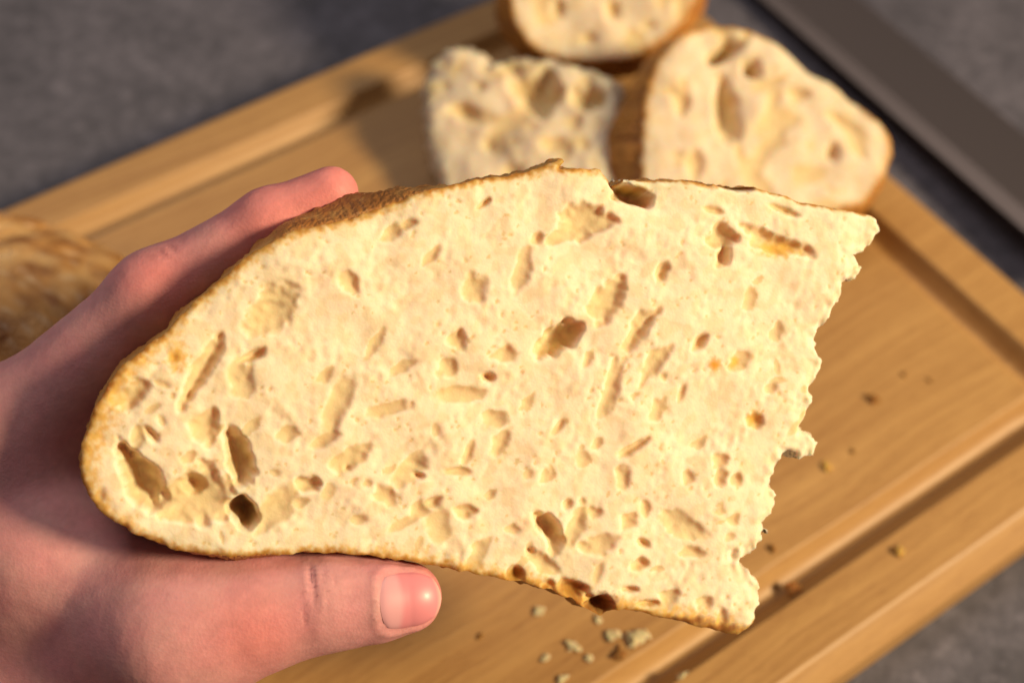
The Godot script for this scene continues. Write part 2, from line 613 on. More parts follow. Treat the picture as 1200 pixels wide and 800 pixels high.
# ---------------------------------------------------------------- cutting board
func make_board() -> void:
	var W := 1024
	var grain := noise(21, 7.0, 3)
	var fine := noise(22, 2.2, 2)
	var wide := noise(23, 60.0, 2)
	var bend := noise(24, 260.0, 2)
	var pore := noise(25, 1.6, 1)
	var out := PackedByteArray()
	out.resize(W * W * 3)
	var hb := PackedByteArray()
	hb.resize(W * W)
	for y in W:
		for x in W:
			var yy := y + bend.get_noise_2d(x * 0.8, y * 0.7) * 12.0
			var g := 0.5 + 0.42 * grain.get_noise_2d(x * 0.022, yy) + 0.30 * wide.get_noise_2d(x * 0.10, yy)
			g += 0.16 * fine.get_noise_2d(x * 0.05, yy)
			var p := maxf(0.0, pore.get_noise_2d(x * 0.07, yy * 1.1) - 0.45) * 0.9
			g = clampf(g - p, 0.0, 1.0)
			var c := Color(0.575, 0.42, 0.243).lerp(Color(0.712, 0.56, 0.352), g)
			var k := (y * W + x) * 3
			out[k] = int(c.r * 255)
			out[k + 1] = int(c.g * 255)
			out[k + 2] = int(c.b * 255)
			hb[y * W + x] = int(clampf(g, 0, 1) * 255)
	var m := StandardMaterial3D.new()
	m.albedo_texture = ImageTexture.create_from_image(Image.create_from_data(W, W, false, Image.FORMAT_RGB8, out))
	m.uv1_triplanar = true
	m.uv1_scale = Vector3(2.2, 2.2, 2.2)
	m.uv1_offset = Vector3(0.5, 0.37, 0.5)
	m.roughness = 0.5
	m.heightmap_enabled = true
	m.heightmap_texture = ImageTexture.create_from_image(Image.create_from_data(W, W, false, Image.FORMAT_L8, hb))
	m.heightmap_scale = 0.015
	var hx := 217.5
	var hz := 156.5
	# distance in from the edge, height: rounded edge, rim, juice groove, middle
	var prof := [0, 13.4, 0.4, 14.1, 6.2, 20.4, 7, 21.0, 8, 21.3, 24, 22, 24.6, 21.7, 25.6, 20.2, 27, 18, 29, 15.6, 31, 15, 33, 15.6, 35, 18, 36.4, 20.2, 37.4, 21.7, 38, 22, 47, 22]
	var xs := []
	var zs := []
	var ds := prof.size() / 2
	for k in ds:
		xs.append(-hx + prof[2 * k])
		zs.append(-hz + prof[2 * k])
	for k in ds:
		xs.append(hx - prof[2 * (ds - 1 - k)])
		zs.append(hz - prof[2 * (ds - 1 - k)])
	var height := func(dist: float) -> float:
		for k in range(1, ds):
			if dist <= prof[2 * k] + 1e-4:
				return remap(dist, prof[2 * k - 2], prof[2 * k], prof[2 * k - 1], prof[2 * k + 1])
		return 22.0
	var v := PackedVector3Array()
	var idx := PackedInt32Array()
	var n := xs.size()
	for j in n:
		for i in n:
			var dist := minf(minf(xs[i] + hx, hx - xs[i]), minf(zs[j] + hz, hz - zs[j]))
			v.append(Vector3(xs[i], height.call(dist), zs[j]))
	for j in n - 1:
		for i in n - 1:
			var A := j * n + i
			var left := i < n / 2
			var near := j < n / 2
			idx.append_array([A, A + 1, A + n + 1, A, A + n + 1, A + n] if left == near else [A, A + 1, A + n, A + 1, A + n + 1, A + n])
	# sides and underside
	var ring := []
	for i in n:
		ring.append(i)
	for j in range(1, n):
		ring.append(j * n + n - 1)
	for i in range(n - 2, -1, -1):
		ring.append((n - 1) * n + i)
	for j in range(n - 2, 0, -1):
		ring.append(j * n)
	var rn := ring.size()
	var first := v.size()
	for lev in [[13.4, 0.0], [2.0, 0.0], [0.0, 2.0]]:
		for k in ring:
			var q := v[k]
			v.append(Vector3(clampf(q.x, -hx + lev[1], hx - lev[1]), lev[0], clampf(q.z, -hz + lev[1], hz - lev[1])))
	for lev in 2:
		for k in rn:
			var a := first + lev * rn + k
			var b := first + lev * rn + (k + 1) % rn
			idx.append_array([a, a + rn, b, b, a + rn, b + rn])
	var mid := v.size()
	v.append(Vector3.ZERO)
	for k in rn:
		idx.append_array([first + 2 * rn + k, mid, first + 2 * rn + (k + 1) % rn])
	var board := part("cutting_board", to_mesh(v, idx), m)
	board.position = Vector3(-0.03883, 0.00000, -0.26997) - Vector3(0, 0.022, 0)
	board.rotation_degrees.y = 36.77
	tag(board, "thick rectangular wooden cutting board with a juice groove, under all the bread", "cutting board")

# ---------------------------------------------------------------- bread
func crumb_material(sub: float) -> StandardMaterial3D:
	var m := StandardMaterial3D.new()
	m.vertex_color_use_as_albedo = true
	m.roughness = 0.86
	m.metallic_specular = 0.35
	m.uv1_triplanar = true
	m.uv1_scale = Vector3(22, 22, 22)
	m.heightmap_enabled = true
	m.heightmap_texture = bump_noise(31, 11.0, FastNoiseLite.TYPE_SIMPLEX_SMOOTH, 4)
	m.heightmap_scale = 0.005
	if sub > 0.0:
		m.subsurf_scatter_enabled = true
		m.subsurf_scatter_strength = sub
	return m

func crust_material() -> StandardMaterial3D:
	var m := StandardMaterial3D.new()
	m.vertex_color_use_as_albedo = true
	m.roughness = 0.55
	m.uv1_triplanar = true
	m.uv1_scale = Vector3(14, 14, 14)
	m.heightmap_enabled = true
	m.heightmap_texture = bump_noise(32, 16.0, FastNoiseLite.TYPE_SIMPLEX_SMOOTH, 5)
	m.heightmap_scale = 0.09
	return m

var crumb_mat: StandardMaterial3D
var crust_mat: StandardMaterial3D
var loaf_tones := {"crumb": Color(0.83, 0.695, 0.525), "hole_shade_tan": Color(0.67, 0.495, 0.25), "crust": Color(0.70, 0.40, 0.115), "dark": Color(0.42, 0.165, 0.03)}  # the hole tan joins bubble skin colour and painted shade of the hollows

func make_slice() -> void:
	crumb_mat = crumb_material(0.36)
	crust_mat = crust_material()
	var outline := [-98.00, -26.86, -97.03, -21.18, -94.96, -14.94, -92.35, -9.85, -89.01, -5.14, -85.68, -2.88, -82.51, -0.43, -79.71, 2.04, -76.90, 5.27, -73.71, 8.52, -70.32, 11.39, -66.91, 14.27, -64.26, 16.39, -60.84, 19.67, -56.64, 22.39, -52.24, 24.54, -47.44, 25.94, -42.61, 27.14, -37.76, 28.55, -32.88, 30.16, -28.95, 31.57, -25.01, 33.38, -20.06, 34.82, -15.09, 36.27, -10.49, 37.13, -6.07, 38.18, -1.01, 38.85, 2.64, 39.51, 6.11, 40.56, 9.38, 41.81, 12.25, 43.26, 12.67, 42.27, 11.44, 40.65, 16.38, 40.73, 21.15, 40.41, 23.02, 38.63, 25.11, 36.65, 27.83, 37.69, 33.08, 38.18, 39.42, 38.47, 44.74, 38.15, 49.02, 37.40, 54.83, 37.68, 61.98, 36.35, 67.45, 35.19, 74.05, 33.20, 79.59, 31.81, 85.16, 31.46, 89.64, 30.88, 92.80, 29.24, 93.27, 26.73, 90.82, 23.99, 87.92, 22.08, 85.70, 20.82, 87.08, 16.64, 84.85, 14.96, 83.52, 13.70, 81.98, 10.98, 80.46, 6.81, 78.70, 3.68, 77.17, 0.55, 76.09, -2.15, 77.88, -4.68, 78.79, -6.78, 76.58, -8.85, 75.50, -11.97, 73.98, -17.18, 72.69, -21.34, 76.03, -23.50, 76.93, -25.82, 75.62, -27.90, 72.29, -28.45, 69.63, -27.35, 66.78, -29.59, 64.82, -31.63, 65.95, -36.88, 65.11, -42.09, 63.82, -46.23, 62.08, -49.31, 59.25, -51.93, 55.32, -52.84, 58.40, -56.08, 61.48, -59.13, 62.60, -61.90, 62.18, -65.03, 61.09, -67.50, 59.36, -70.36, 56.30, -71.89, 52.81, -71.11, 48.47, -70.08, 41.99, -68.12, 35.56, -66.39, 30.23, -65.13, 25.37, -64.31, 21.58, -65.38, 18.64, -64.23, 14.46, -61.39, 8.23, -58.90, 2.05, -57.03, -4.09, -55.59, -10.18, -54.15, -16.23, -52.72, -22.24, -51.50, -28.20, -50.29, -34.13, -49.48, -40.01, -48.49, -45.86, -48.28, -51.66, -48.47, -57.43, -48.27, -63.16, -48.27, -68.85, -47.87, -73.56, -47.52, -77.30, -46.61, -80.10, -45.55, -83.80, -43.89, -87.49, -41.85, -91.16, -39.43, -93.89, -37.06, -96.24, -33.56, -97.48, -30.10]
	var rim := [5.40, 7.20, 7.20, 6.30, 5.40, 4.50, 3.60, 3.24, 2.88, 2.70, 2.70, 2.70, 2.70, 2.70, 2.52, 2.52, 2.34, 2.34, 2.16, 2.16, 2.16, 2.16, 2.16, 2.16, 2.16, 1.98, 1.98, 1.98, 2.52, 2.52, 2.16, 1.80, 1.98, 2.16, 1.80, 1.08, 0.54, 0.10, 0.54, 0.90, 1.08, 1.26, 1.08, 0.90, 0.90, 0.90, 0.90, 0.72, 0.54, 0.10, 0.10, 0.10, 0.10, 0.10, 0.10, 0.10, 0.10, 0.10, 0.10, 0.10, 0.10, 0.10, 0.10, 0.10, 0.10, 0.10, 0.10, 0.10, 0.10, 0.10, 0.10, 0.10, 0.10, 0.10, 0.10, 0.10, 0.10, 0.10, 0.10, 0.10, 0.10, 0.10, 0.10, 0.10, 0.10, 0.10, 1.56, 4.68, 5.72, 5.72, 5.20, 4.42, 3.90, 4.16, 6.24, 5.72, 5.20, 4.16, 3.90, 3.64, 3.38, 3.38, 3.38, 3.38, 3.12, 2.60, 2.34, 2.08, 1.82, 1.82, 1.82, 2.08, 2.60, 2.16, 2.52, 2.88, 3.60, 3.96, 4.50, 5.40]
	var holes := [-60.03, -2.90, 3.45, 1.20, 25, 2.64,
		-70.81, -5.31, 10.58, 2.40, 60, 2.376,
		-55.59, 6.74, 8.74, 5.28, 35, 1.584,
		-54.43, 8.68, 2.99, 1.44, 10, 1.32,
		-28.19, 25.32, 3.91, 1.68, 35, 1.32,
		-37.62, 13.54, 2.30, 2.64, 0, 1.188,
		-9.11, 11.99, 3.22, 3.84, 0, 1.056,
		-12.94, 0.68, 2.07, 2.64, 0, 1.452,
		-14.55, -5.86, 2.76, 2.16, 20, 1.32,
		-5.69, -8.35, 1.84, 0.96, -10, 2.64,
		-6.67, 32.23, 2.07, 0.84, 35, 1.98,
		-29.49, -15.58, 5.06, 1.92, 15, 0.99,
		-87.05, -12.21, 3.91, 2.88, 30, 1.98,
		-70.53, -18.80, 4.60, 3.60, 90, 2.112,
		-82.49, -20.31, 2.53, 0.96, -45, 1.98,
		-73.96, -25.48, 1.84, 1.44, 0, 0.66,
		-84.44, -31.00, 8.74, 3.60, -62, 7.35,
		-72.88, -32.06, 2.99, 2.16, -35, 6.3,
		-62.83, -26.69, 7.82, 3.60, -72, 6.3,
		-62.15, -38.76, 4.37, 2.88, -50, 12.6,
		-70.08, -35.23, 7.82, 6.48, 10, 2.64,
		-47.91, -32.31, 2.76, 1.68, 0, 2.31,
		-38.17, -26.45, 6.90, 1.92, 25, 1.32,
		-43.80, -22.21, 3.45, 1.44, 15, 1.188,
		-51.52, -20.50, 2.76, 1.92, 15, 1.056,
		-22.19, -31.18, 1.38, 0.72, -10, 2.64,
		-38.57, -29.00, 0.69, 0.72, 0, 1.98,
		-29.94, -35.34, 2.99, 2.40, -20, 1.188,
		-22.21, -39.14, 2.76, 2.16, 30, 1.32,
		-18.81, -37.24, 2.99, 1.44, 35, 1.32,
		-11.18, -39.86, 2.99, 1.44, -5, 1.98,
		-12.58, -30.21, 3.45, 1.20, 0, 1.32,
		-22.59, -28.38, 3.22, 1.20, -20, 1.32,
		-10.36, -26.26, 3.68, 1.20, 75, 1.056,
		17.44, 28.30, 6.90, 4.80, 12, 2.244,
		11.86, 24.84, 3.22, 2.16, 25, 1.056,
		5.91, 24.20, 1.61, 1.68, 0, 1.452,
		29.94, 34.49, 5.06, 2.40, -18, 8.4,
		51.66, 24.33, 3.45, 2.88, 0, 2.97,
		52.33, 20.23, 3.22, 1.68, 80, 2.97,
		23.92, 10.18, 7.13, 3.60, 63, 2.244,
		36.75, 16.49, 3.45, 1.44, 65, 1.98,
		11.89, 0.93, 6.21, 4.32, 25, 6.3,
		30.45, 1.84, 5.98, 2.40, 52, 1.98,
		45.98, -0.29, 3.22, 1.20, 55, 1.98,
		34.49, -5.53, 5.52, 2.16, 60, 0.99,
		23.56, -12.13, 6.90, 2.16, 66, 1.056,
		60.15, -19.46, 2.07, 2.64, 90, 1.716,
		-1.83, -2.99, 2.76, 2.16, 10, 1.188,
		54.83, 37.27, 6.21, 0.84, -8, 6.3,
		67.91, 31.27, 4.60, 0.96, -22, 1.98,
		64.25, 23.39, 7.82, 2.40, -18, 2.244,
		49.70, 31.07, 3.22, 0.96, -10, 1.32,
		-4.28, -17.97, 3.22, 2.40, 30, 1.32,
		2.04, 16.39, 4.60, 2.16, 75, 0.792,
		56.36, -4.90, 2.76, 2.40, 0, 0.99,
		41.75, -12.57, 2.76, 0.96, 70, 1.056,
		35.80, -16.59, 3.45, 2.16, 60, 0.924,
		11.50, -20.26, 2.76, 0.96, 50, 1.188,
		-2.65, -24.22, 3.91, 1.92, 50, 1.188,
		29.69, -25.69, 4.83, 1.44, 32, 1.584,
		51.94, -28.84, 2.30, 1.68, 0, 1.188,
		51.10, -33.59, 2.30, 1.44, 80, 1.32,
		55.65, -33.70, 2.07, 2.16, 0, 1.32,
		43.55, -32.99, 2.30, 1.68, 90, 1.056,
		27.18, -33.00, 2.76, 1.92, 80, 0.99,
		9.25, -44.71, 4.60, 2.64, -46, 5.25,
		13.60, -38.75, 1.38, 1.44, 0, 1.32,
		17.13, -38.24, 0.92, 0.96, 0, 1.056,
		20.27, -40.98, 1.61, 1.44, 90, 1.32,
		28.05, -43.05, 2.07, 1.92, -20, 1.32,
		32.70, -40.32, 1.84, 1.44, 80, 1.188,
		32.09, -48.52, 2.07, 0.96, -28, 1.98,
		31.26, -53.64, 2.76, 1.68, 20, 1.98,
		44.93, -51.44, 2.76, 1.68, 10, 1.452,
		17.15, -48.84, 1.84, 1.44, 0, 1.056,
		10.29, -49.83, 1.61, 1.44, 0, 1.32,
		4.51, -49.63, 1.38, 0.72, -25, 2.64,
		7.40, -52.57, 3.91, 2.40, -60, 1.584,
		28.95, -59.72, 2.07, 0.72, -5, 2.64,
		33.84, -63.43, 2.76, 0.72, 0, 2.64,
		39.17, -61.58, 2.99, 1.68, 22, 1.32,
		47.78, -63.17, 2.30, 1.68, 0, 1.056,
		1.23, -54.98, 2.53, 1.44, -25, 2.64,
		9.27, -58.13, 2.30, 1.44, -15, 1.98,
		15.29, -58.98, 4.14, 2.16, -15, 2.97,
		21.58, -63.12, 3.45, 2.40, -10, 5.25,
		18.64, -61.16, 1.38, 0.96, 0, 1.98,
		-24.04, 27.32, 2.07, 1.20, 20, 0.99,
		-19.10, 19.88, 2.76, 1.44, 45, 0.858,
		-32.00, 0.20, 3.68, 1.68, 55, 0.726,
		-26.10, -5.75, 2.76, 1.44, 30, 0.792,
		-43.73, -7.53, 2.30, 1.44, 50, 0.858,
		4.09, -14.09, 3.22, 1.44, 50, 0.858,
		18.53, -4.16, 2.30, 1.20, 60, 0.924,
		58.88, 9.96, 3.68, 1.44, 70, 0.792,
		65.48, 1.66, 3.22, 1.68, 60, 0.858,
		64.47, -11.83, 2.30, 1.44, 60, 0.99,
		46.10, -25.00, 2.07, 1.44, 30, 1.056,
		-49.67, -36.77, 2.07, 1.44, 0, 0.924,
		-5.10, -36.01, 2.07, 1.20, 30, 1.056,
		-0.00, -44.22, 2.07, 1.44, 0, 0.99,
		-8.15, -47.98, 1.84, 1.20, 0, 0.924,
		-36.07, -41.11, 2.30, 1.20, 10, 0.792,
		20.66, -24.49, 2.07, 1.20, 40, 0.99,
		8.21, -32.32, 2.30, 1.44, 40, 0.924,
		39.75, -45.47, 1.84, 1.44, 30, 1.056,
		54.84, -43.87, 2.07, 1.44, 20, 0.924]
	var o := loaf_tones.duplicate()
	o.merge({"cell": 0.33, "deep": 28.0, "seed": 5, "pores": true, "small": 1500, "small_size": 0.55, "levels": 14, "bulge": 0.6, "bulges": [[-34.8, 30.1, 14, 4.6, 0.8], [-49.4, 25.5, 10, 3, 0.5], [-64.1, -48.2, 13, 2.5, 0], [-24.0, 33.2, 8, 1.5, 0.3]],
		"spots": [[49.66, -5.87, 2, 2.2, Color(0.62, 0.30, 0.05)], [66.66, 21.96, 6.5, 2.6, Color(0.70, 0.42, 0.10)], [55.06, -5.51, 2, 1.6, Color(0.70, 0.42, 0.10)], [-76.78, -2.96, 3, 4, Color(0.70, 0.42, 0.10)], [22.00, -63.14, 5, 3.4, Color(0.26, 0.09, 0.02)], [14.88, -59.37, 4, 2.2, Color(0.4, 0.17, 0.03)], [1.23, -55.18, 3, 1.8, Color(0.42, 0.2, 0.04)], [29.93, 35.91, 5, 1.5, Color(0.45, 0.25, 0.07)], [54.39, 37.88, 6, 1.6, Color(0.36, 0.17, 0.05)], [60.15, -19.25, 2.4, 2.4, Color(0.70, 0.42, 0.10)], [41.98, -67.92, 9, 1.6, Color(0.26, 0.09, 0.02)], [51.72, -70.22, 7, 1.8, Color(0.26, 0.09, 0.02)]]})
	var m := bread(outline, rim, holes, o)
	var t := thing("bread_slice", "big pale slice of white bread with open holes, held up in the hand", "bread slice")
	t.position = Vector3(0.00000, 0.12402, -0.20102)
	t.rotation_degrees = Vector3(-50.17, 17.31, -11.01)
	part("crumb", m[0], crumb_mat, t)
	part("crust", m[1], crust_mat, t)

func make_hand() -> void:
	var bones := [
		[Vector3(-24.47, -60.46, -5.00), Vector3(-31.62, -60.78, -6.00), 8.4, 9.7, 4],
		[Vector3(-31.62, -60.78, -6.00), Vector3(-42.49, -61.16, -8.00), 9.7, 10.9, 3],
		[Vector3(-42.49, -61.16, -8.00), Vector3(-59.29, -63.76, -12.00), 10.9, 12.6, 5],
		[Vector3(-59.29, -63.76, -12.00), Vector3(-76.84, -68.02, -18.00), 12.6, 15.5, 9],
		[Vector3(-76.84, -68.02, -18.00), Vector3(-115.87, -89.22, -58.00), 15.5, 22, 13],
		[Vector3(-76.84, -68.02, -18.00), Vector3(-110.02, -52.61, -40.00), 14, 16, 12],
		[Vector3(-110.02, -52.61, -40.00), Vector3(-120.59, -26.33, -45.00), 16, 15, 12],
		[Vector3(-110.02, -52.61, -40.00), Vector3(-120.40, -88.39, -60.00), 17, 20, 12],
		[Vector3(-40.91, 35.13, -17.00), Vector3(-55.41, 27.79, -20.00), 6.6, 8.2, 3],
		[Vector3(-55.41, 27.79, -20.00), Vector3(-82.61, 10.58, -27.00), 8.2, 10, 4],
		[Vector3(-82.61, 10.58, -27.00), Vector3(-119.51, -25.61, -42.00), 10, 15, 7],
		[Vector3(-25.63, 16.97, -43.00), Vector3(-43.07, 9.42, -47.00), 7.2, 8.6, 3],
		[Vector3(-43.07, 9.42, -47.00), Vector3(-71.63, -6.92, -54.00), 8.6, 10, 4],
		[Vector3(-71.63, -6.92, -54.00), Vector3(-119.57, -39.91, -58.00), 10, 15, 7],
		[Vector3(-22.92, -10.25, -44.00), Vector3(-39.81, -17.47, -48.00), 7, 8.2, 3],
		[Vector3(-39.81, -17.47, -48.00), Vector3(-69.68, -32.11, -58.00), 8.2, 9.6, 4],
		[Vector3(-69.68, -32.11, -58.00), Vector3(-122.04, -60.24, -66.00), 9.6, 14.5, 7],
		[Vector3(-47.78, -43.51, -46.00), Vector3(-62.02, -49.30, -50.00), 6.2, 7.2, 3],
		[Vector3(-62.02, -49.30, -50.00), Vector3(-84.24, -60.11, -58.00), 7.2, 8.6, 4],
		[Vector3(-84.24, -60.11, -58.00), Vector3(-125.49, -79.45, -66.00), 8.6, 13.5, 7],
		[Vector3(-119.51, -25.61, -42.00), Vector3(-166.27, -90.41, -68.00), 16, 25, 10],
		[Vector3(-119.57, -39.91, -58.00), Vector3(-166.79, -90.93, -70.00), 16, 25, 10],
		[Vector3(-122.04, -60.24, -66.00), Vector3(-164.22, -90.56, -60.00), 15, 24, 10],
		[Vector3(-125.49, -79.45, -66.00), Vector3(-164.28, -94.97, -60.00), 14, 24, 10],
		[Vector3(-115.87, -89.22, -58.00), Vector3(-169.02, -102.21, -78.00), 22, 26, 10],
		[Vector3(-163.20, -91.69, -56.00), Vector3(-192.77, -115.15, -60.00), 28, 29, 10],
		[Vector3(-192.77, -115.15, -60.00), Vector3(-222.13, -135.24, -64.00), 29, 36, 10]
	]
	var creases := [
		[Vector3(-47.90, -48.18, -2.00), Vector3(-46.26, -58.27, 3.00), 0.85, 0.65],
		[Vector3(-46.82, -56.30, 3.00), Vector3(-45.11, -67.09, -1.00), 0.8, 0.5],
		[Vector3(-44.43, -51.11, 2.00), Vector3(-42.96, -60.45, 2.60), 0.6, 0.3],
		[Vector3(-42.11, -51.98, 2.00), Vector3(-41.36, -59.28, 2.00), 0.7, 0.2],
		[Vector3(-81.36, 20.89, -20.00), Vector3(-78.15, 18.04, -18.00), 0.8, 0.5],
		[Vector3(-83.33, 19.47, -20.00), Vector3(-80.51, 16.02, -18.00), 0.8, 0.45],
		[Vector3(-79.38, 22.52, -20.00), Vector3(-76.17, 19.66, -18.00), 0.8, 0.4],
		[Vector3(-49.47, -56.01, 2.00), Vector3(-48.36, -65.85, 2.00), 0.7, 0.25]
	]
	var nail_from := Vector3(-32.12, -60.75, -5.00)
	var nail_axis := (Vector3(-24.27, -60.36, -5.00) - nail_from).normalized()
	var nail_up := (Vector3(0.0, 0.10, 1.0) - nail_axis * Vector3(0.0, 0.10, 1.0).dot(nail_axis)).normalized()
	var nail_side := nail_up.cross(nail_axis)
	var pores := noise(41, 3.2, 2)
	var blotch := noise(42, 13.0, 3)
	var folds := noise(43, 7.0, 2)
	var shape := func(p: Vector3, n: Vector3) -> Vector3:
		var d := pores.get_noise_3dv(p) * 0.025 + folds.get_noise_3dv(p) * 0.1
		for c in creases:
			var a: Vector3 = c[0]
			var ab: Vector3 = c[1] - a
			var t := clampf((p - a).dot(ab) / ab.length_squared(), 0.0, 1.0)
			var w: float = c[2]
			var q := (p - a - ab * t)
			if n.z > 0.0:
				q.z = 0.0
			var e := q.length() / w
			if e < 3.0:
				d -= c[3] * exp(-e * e * 2.0) * (1.0 - pow(absf(t * 2.0 - 1.0), 4.0))
				d += c[3] * 0.35 * exp(-(e - 1.5) * (e - 1.5) * 3.0) * (1.0 - pow(absf(t * 2.0 - 1.0), 4.0))
		# the folds of flesh round the nail
		var ra := p - nail_from
		if ra.length() < 22.0:
			var na := (ra.dot(nail_axis) - 7.9) / 7.3
			var nb := atan2(ra.dot(nail_side), ra.dot(nail_up)) / 0.86
			var ne := pow(pow(absf(na), 3.5) + pow(absf(nb), 3.5), 1.0 / 3.5)
			if na < 0.75:
				d += exp(-pow((ne - 1.17) / 0.11, 2.0)) * 0.42 * minf(1.0, (0.75 - na) * 2.0)
			if ne < 1.0:
				d -= 0.2
		return p + n * d
	var tips := [[Vector3(-19.25, -58.61, 0.00), 9], [Vector3(-37.66, 36.38, -14.00), 16], [Vector3(-54.72, 29.17, -15.00), 14], [Vector3(-82.07, 16.02, -18.00), 9], [Vector3(-59.45, -65.81, 0.00), 10]]
	var paint := func(p: Vector3, n: Vector3) -> Color:
		var c := Color(0.57, 0.288, 0.29)
		c = c.lerp(Color(0.59, 0.23, 0.26), clampf(0.35 + blotch.get_noise_3dv(p) * 0.5, 0.0, 0.8))
		for t in tips:
			var e := (p - (t[0] as Vector3)).length() / float(t[1])
			c = c.lerp(Color(0.66, 0.20, 0.19), 0.75 * exp(-e * e))
		return c * (1.0 + 0.10 * pores.get_noise_3dv(p * 1.5) + 0.07 * folds.get_noise_3dv(p))
	var m := StandardMaterial3D.new()
	m.vertex_color_use_as_albedo = true
	m.roughness = 0.56
	m.metallic_specular = 0.38
	m.subsurf_scatter_enabled = true
	m.subsurf_scatter_strength = 0.12
	m.uv1_triplanar = true
	m.uv1_scale = Vector3(28, 28, 28)
	m.heightmap_enabled = true
	m.heightmap_texture = bump_noise(44, 13.0, FastNoiseLite.TYPE_CELLULAR, 2)
	m.heightmap_scale = 0.007
	var t := thing("hand", "bare left hand gripping the slice between thumb and index finger", "hand")
	t.position = Vector3(0.00000, 0.12402, -0.20102)
	t.rotation_degrees = Vector3(-50.17, 17.31, -11.01)
	part("skin", field_mesh(bones, 0.95, shape, paint), m, t)
	# thumbnail: a thin curved plate over the end of the thumb
	var nm := StandardMaterial3D.new()
	nm.vertex_color_use_as_albedo = true
	nm.roughness = 0.42
	nm.clearcoat_enabled = true
	nm.clearcoat = 0.06
	nm.clearcoat_roughness = 0.15
	var v := PackedVector3Array()
	var idx := PackedInt32Array()
	var cols := PackedColorArray()
	var from := Vector3(-32.12, -60.75, -5.00)
	var to := Vector3(-24.27, -60.36, -5.00)
	var axis := (to - from).normalized()
	var up := Vector3(0.0, 0.10, 1.0)
	up = (up - axis * up.dot(axis)).normalized()
	var side := up.cross(axis)
	var R := 26
	for i in R + 1:
		for j in R + 1:
			var a := i / float(R) * 2.0 - 1.0
			var b := j / float(R) * 2.0 - 1.0
			# a rounded square in the plane of length and breadth
			var x := a * sqrt(1.0 - 0.38 * b * b)
			var y := b * sqrt(1.0 - 0.34 * a * a)
			var s := 7.9 + x * 7.3
			var th := y * 0.86
			var edge := maxf(absf(a), absf(b))
			var r := 9.75 - 0.16 * s if s < 7.8 else sqrt(72.3 - pow(s - 7.8, 2.0) * 0.72)
			r += 0.22 - pow(edge, 8.0) * 0.42
			v.append(from + axis * s + (up * cos(th) + side * sin(th)) * r)
			var lun := clampf((-0.42 - a + 0.25 * (1.0 - b * b)) * 5.0, 0.0, 1.0)
			var c := Color(0.66, 0.225, 0.265).lerp(Color(0.67, 0.37, 0.41), lun * 0.7)
			c = c.lerp(Color(0.75, 0.50, 0.42), clampf((a - 0.88) * 12.0, 0.0, 1.0) * 0.7)
			cols.append(c)
	for i in R:
		for j in R:
			var A := i * (R + 1) + j
			idx.append_array([A, A + 1, A + R + 1, A + 1, A + R + 2, A + R + 1])
	part("thumbnail", to_mesh(v, idx, cols), nm, t)

